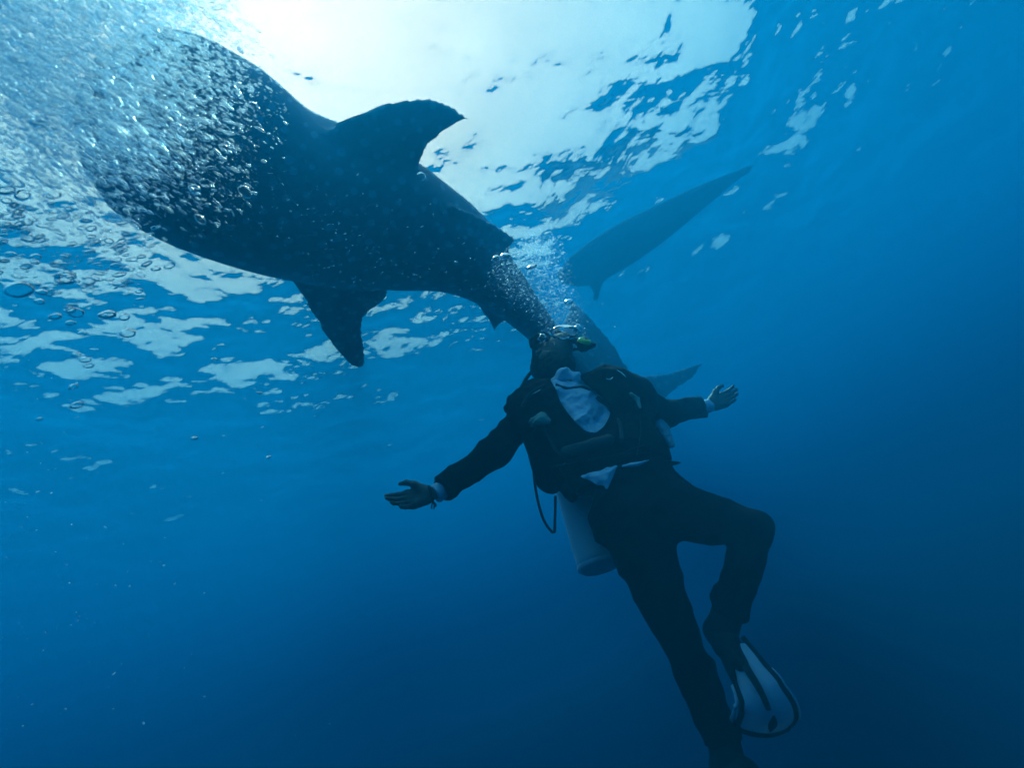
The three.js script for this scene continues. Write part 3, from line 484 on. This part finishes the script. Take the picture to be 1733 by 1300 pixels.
{
  const pk = (list, k) => { const pts = list.map((a) => P(a[0], a[1], a[2])); return [minus(blend(pts.slice(1).map((p, i) => cap(pts[i], p, list[i][3], list[i + 1][3])), k), cap(pts[0], pts[1], 0.03, 0.03)), boundsOf(pts, 0.09)]; };
  swimFin('black and white swim fin bent below the raised left foot', [[1234, 1085, 2.02], [1261, 1128, 1.96], [1287, 1170, 1.93], [1303, 1210, 1.95], [1292, 1246, 2.05]].map((a) => P(...a)), [0.044, 0.052, 0.062, 0.076, 0.08], pk([[1212, 1068, 2.09, 0.04], [1230, 1092, 2.04, 0.038], [1254, 1124, 1.965, 0.022]], 0.03));
  swimFin('dark swim fin on the lower right foot at the bottom edge', [[1252, 1318, 2.0], [1290, 1360, 1.9], [1330, 1410, 1.85], [1360, 1470, 1.85], [1365, 1520, 1.9]].map((a) => P(...a)), [0.045, 0.06, 0.072, 0.082, 0.082], pk([[1232, 1300, 2.06, 0.045], [1256, 1318, 2.0, 0.05], [1290, 1350, 1.92, 0.04]], 0.03));
}

// ---------------------------------------------------------------- bubbles
const air = new THREE.MeshPhysicalMaterial({ color: 0xffffff, roughness: 0.02, transmission: 1, thickness: 0, ior: 0.78 }), streamAir = new THREE.MeshPhysicalMaterial({ color: 0xffffff, roughness: 0.34, transmission: 1, thickness: 0, ior: 0.87 }), mist = new THREE.MeshPhysicalMaterial({ color: col(0.82, 0.94, 1), roughness: 0.52, transmission: 1, thickness: 0, ior: 0.97 }), thinAir = new THREE.MeshPhysicalMaterial({ color: 0xffffff, roughness: 0.05, transmission: 1, thickness: 0, ior: 0.9 }), froth = new THREE.MeshPhysicalMaterial({ color: 0xffffff, roughness: 0.45, transmission: 1, thickness: 0, ior: 0.86 });  // mist: clear air, with a little blue light put into its colour
const ball = [0, 1, 2].map((s) => {
  const g = new THREE.IcosahedronGeometry(1, 4), p = g.attributes.position, n = g.attributes.normal, v = V();
  const d = (q) => 1 + 0.16 * noise(q.x * 1.1 + s * 7, q.y * 1.1, q.z * 1.1) + 0.05 * noise(q.x * 2.7, q.y * 2.7 + s * 3, q.z * 2.7);
  for (let i = 0; i < p.count; i++) {
    v.fromBufferAttribute(p, i).normalize(); const k = d(v), e = 0.02, t1 = Math.abs(v.y) < 0.9 ? V(0, 1, 0).cross(v).normalize() : V(1, 0, 0).cross(v).normalize(), t2 = v.clone().cross(t1);
    const a = v.clone().addScaledVector(t1, e).normalize(), b = v.clone().addScaledVector(t2, e).normalize(), o = v.clone().multiplyScalar(k);
    const m = a.multiplyScalar(d(a)).sub(o).cross(b.multiplyScalar(d(b)).sub(o)).normalize(); if (m.dot(v) < 0) m.negate();
    p.setXYZ(i, o.x, o.y, o.z); n.setXYZ(i, m.x, m.y, m.z);
  }
  return g;
});
const smallBall = ball.map((g) => { const s = new THREE.IcosahedronGeometry(1, 2); return s; });
const camR = V(1, 0, 0).applyQuaternion(camera.quaternion), camU = V(0, 1, 0).applyQuaternion(camera.quaternion), camF = camR.clone().cross(camU);
function frameOf(ix, iy) { const a = camR.clone().multiplyScalar(ix).addScaledVector(camU, -iy).normalize(), c = camF.clone(), b = c.clone().cross(a).normalize(); return new THREE.Quaternion().setFromRotationMatrix(new THREE.Matrix4().makeBasis(a, b, a.clone().cross(b))); }
const drift = frameOf(0.87, 0.5), flatQ = frameOf(0.97, -0.22);
function cloud(name, label, count, place, geometry, material = air) {
  const im = new THREE.InstancedMesh(geometry, material, count), m = new THREE.Matrix4();
  for (let i = 0; i < count; i++) { const [p, q, s] = place(i); m.compose(p, q, s); im.setMatrixAt(i, m); }
  im.name = numbered(name); im.userData = { label, category: 'bubbles', kind: 'stuff' }; im.frustumCulled = false; scene.add(shade(im)); return im;
}
const tilt = (q, a) => q.clone().multiply(new THREE.Quaternion().setFromEuler(new THREE.Euler(gauss() * a, gauss() * a, gauss() * a)));
const stream = outlineDist([[-60, -40], [390, -40], [420, 40], [450, 110], [500, 175], [505, 230], [480, 300], [455, 360], [410, 415], [335, 425], [270, 415], [190, 420], [90, 385], [-60, 345]]);
const inStream = (fall) => { let x, y, e; do { x = rr(-60, 530); y = rr(-40, 430); e = -stream(x, y); } while (e < -24 || rnd() > Math.pow(sstep(-24, mix(50, fall, sstep(90, 260, y)), e), 1.3)); return [x, y]; };
const finer = (x) => mix(1, 0.62, sstep(230, 380, x));
cloud('bubble_stream', 'dense stream of small clear air bubbles filling the upper left corner', 3600, () => {
  const [x, y] = inStream(200), d = rr(1.1, 2.7), px = 0.9 + Math.pow(rnd(), 5) * 5 + (x < 220 ? rnd() * rnd() * 2.4 : 0), r = px * finer(x) * d / FOC;
  return [PD(x, y, d), tilt(drift, 0.45), V(r * rr(1.2, 2.8), r * rr(0.5, 0.9), r * rr(0.6, 1))];
}, smallBall[0], streamAir);
cloud('bubble_froth', 'pale froth of the finest bubbles within the stream at the upper left', 6500, () => {
  const [x, y] = inStream(250), d = rr(1.1, 2.9), px = 0.5 + Math.pow(rnd(), 3) * 2.2, r = px * finer(x) * d / FOC;
  return [PD(x, y, d), tilt(drift, 0.3), V(r * rr(1.4, 3.6), r * rr(0.6, 0.95), r * rr(0.6, 1))];
}, smallBall[0], froth);
cloud('bubble_mist', 'whitish mist of tiny bubbles hiding the head of the shark at the upper left', 11500, () => {
  let x, y; do [x, y] = inStream(200); while (rnd() > 1.05 - sstep(225, 480, x + (y - 120) * 0.3));
  const d = rr(1.1, 2.9), r = (0.5 + Math.pow(rnd(), 3) * 2.1) * finer(x) * d / FOC;
  return [PD(x, y, d), tilt(drift, 0.3), V(r * rr(1.4, 3.4), r * rr(0.6, 0.95), r * rr(0.6, 1))];
}, smallBall[0], mist);
const below = outlineDist([[-20, 330], [120, 350], [250, 380], [262, 430], [230, 500], [120, 520], [-20, 430]]);
cloud('bubble_stream', 'sparser small bubbles trailing under the dense bubble stream at the left', 420, () => {
  let x, y, e; do { x = rr(-20, 300); y = rr(330, 560); e = -below(x, y); } while (e < -40 || rnd() > sstep(-40, 60, e));
  const d = rr(1.2, 2.3), r = (1 + Math.pow(rnd(), 2.5) * 4.5) * d / FOC;
  return [PD(x, y, d), tilt(flatQ, 0.4), V(r * rr(1.1, 2.0), r * rr(0.5, 0.8), r)];
}, smallBall[0]);
const plume = outlineDist([[832, 470], [836, 440], [866, 420], [895, 395], [935, 400], [952, 440], [965, 480], [985, 520], [985, 560], [960, 580], [925, 580], [912, 550], [890, 520], [850, 500]]);
cloud('bubble_plume', 'hazy plume of tiny breath bubbles rising over the head of the diver', 6500, () => {
  let x, y, e; do { x = rr(815, 1000); y = rr(385, 590); e = -plume(x, y); } while (e < -12 || rnd() > sstep(-12, 26, e) * 0.9 + 0.1);
  const d = rr(2.35, 3.1), r = (0.36 + Math.pow(rnd(), 12) * 1.4) * d / FOC;
  return [PD(x, y, d), tilt(flatQ, 0.6), V(r * rr(0.9, 1.7), r * rr(0.6, 0.9), r)];
}, smallBall[0], mist);
cloud('bubble_haze', 'fine scattered bubbles drifting in front of the dark whale shark', 900, () => {
  let x, y; do { x = 620 + gauss() * 260; y = 420 + gauss() * 120; } while (rnd() > Math.exp(-(((y - (120 + 0.48 * x)) / 95) ** 2)));
  const d = rr(2.0, 3.6), r = (0.4 + Math.pow(rnd(), 7) * 1.6) * d / FOC;
  return [PD(x, y, d), tilt(flatQ, 0.6), V(r * rr(0.9, 1.8), r * 0.75, r)];
}, smallBall[0], mist);
cloud('bubble_haze', 'faint scattered specks of air drifting in open water at the lower left', 260, () => {
  const x = Math.abs(gauss()) * 420 - 10, y = rr(560, 1250), d = rr(1.2, 3.2), r = (0.35 + Math.pow(rnd(), 6) * 1.0) * d / FOC;
  return [PD(x, y, d), tilt(flatQ, 0.6), V(r * rr(1, 2.2), r * 0.6, r)];
}, smallBall[0], mist);
// bubbles that can be told apart
const loose = [
  [112, 471, 11, 'biggest flattened dark-rimmed bubble in the loose cluster at the left'], [33, 491, 12, 'wide flat bubble closest to the left edge under the bubble stream'], [217, 564, 9, 'dark flat bubble at the lower right end of the loose cluster'], [183, 533, 9, 'flat dark bubble right of the pair in the middle of the loose cluster'],
  [130, 601, 5, 'uppermost of three little bubbles in a slanting row at the left'], [145, 609, 5, 'middle one of three little bubbles in a slanting row at the left'], [151, 619, 5, 'lowest of three little bubbles in a slanting row at the left'],
  [125, 655, 5, 'upper of two silvery bubbles one above the other, left of the lowest surface patches'], [131, 686, 6, 'lower of two silvery bubbles one above the other, left of the lowest surface patches'], [68, 710, 3.5, 'lowest tiny bubble near the left edge of the picture'],
  [363, 609, 4, 'single bubble among bright surface patches left of the tip of the lower side fin'], [440, 665, 3.5, 'tiny bubble beside a bright surface patch below the lower side fin'], [330, 742, 4, 'tiny dark bubble alone in blue water under the surface patches'], [455, 774, 4, 'tiny bubble nearest to the open right hand of the diver'], [288, 449, 6, 'small bubble just below the flank of the large whale shark'], [265, 455, 5, 'bubble next left of the one below the flank of the large shark'],
  [12, 322, 8, 'big bubble cut by the left edge at the lower rim of the stream'], [40, 330, 8, 'roundest big bubble at the lower rim of the stream near the left edge'], [90, 330, 7, 'big bubble at the lower rim of the stream, third from the left edge'],
  [68, 511, 5], [72, 495, 6], [95, 536, 6], [130, 530, 8], [211, 537, 6], [120, 547, 5], [140, 565, 4], [198, 440, 5], [220, 455, 5], [205, 480, 6], [217, 478, 5], [152, 478, 5], [60, 480, 5], [62, 435, 5], [47, 376, 6], [30, 366, 5], [48, 403, 7]];
const looseLabel = 'small silvery air bubble drifting in the loose cluster under the bubble stream';
loose.forEach(([x, y, px, own]) => {
  const d = rr(1.4, 2.1), r = px * d / FOC, m = new THREE.Mesh(ball[Math.floor(rnd() * 3)], air);
  m.position.copy(PD(x, y, d)); m.quaternion.copy(tilt(flatQ, 0.25)); m.scale.set(r * rr(1.1, 1.5), r * rr(0.62, 0.85), r); m.name = numbered('air_bubble');
  m.userData = { label: own ?? looseLabel, category: 'bubble' }; if (!own) m.userData.group = 'loose air bubbles at the left'; scene.add(shade(m));
});
const big = [[262, 250, 20], [215, 205, 17], [163, 172, 9], [200, 180, 8], [340, 372, 10], [382, 252, 9], [430, 180, 8], [398, 155, 9], [100, 100, 10], [250, 130, 9], [60, 185, 10], [150, 245, 9], [330, 320, 10], [415, 325, 11], [255, 70, 8], [185, 130, 8], [300, 215, 9], [120, 300, 10]];
big.forEach(([x, y, px]) => {
  const d = rr(1.3, 1.9), r = px * 0.75 * d / FOC, m = new THREE.Mesh(ball[Math.floor(rnd() * 3)], thinAir);
  m.position.copy(PD(x, y, d)); m.quaternion.copy(tilt(drift, 0.4)); m.scale.set(r * rr(1.1, 1.5), r * rr(0.6, 0.9), r); m.name = numbered('air_bubble');
  m.userData = { label: 'large lumpy clear air bubble among the dense bubble stream', category: 'bubble', group: 'large air bubbles in the bubble stream' }; scene.add(shade(m));
});
const breath = [[955, 563, 25, 0.5, 'wide clear bubble of breath cupped over the face of the diver'], [918, 572, 7, 1, 'bright little bubble cluster at the back of the head'], [978, 557, 8, 1, 'glinting bubble just above the green regulator'], [840, 438, 7, 0.8, 'bright round bubble at the left rim of the breath plume'], [855, 434, 9, 0.6, 'glinting flat bubble at the top left of the breath plume'], [900, 452, 10, 0.35, 'thin bright sliver of bubble inside the breath plume'], [963, 511, 8, 0.6, 'glinting bubble beside the tip of the tail fin'], [713, 299, 7, 1, 'single round bubble behind the upper side fin of the shark']];
for (const [x, y, px, flat, label] of breath) {
  const d = x < 800 ? 3.4 : 2.3, r = px * d / FOC, m = new THREE.Mesh(ball[Math.floor(rnd() * 3)], px > 20 ? thinAir : air);
  m.position.copy(PD(x, y, d)); m.quaternion.copy(tilt(flatQ, 0.2)); m.scale.set(r, r * flat, r); m.name = numbered('air_bubble');
  m.userData = { label, category: 'bubble' }; scene.add(shade(m));
}
renderer.render(scene, camera);
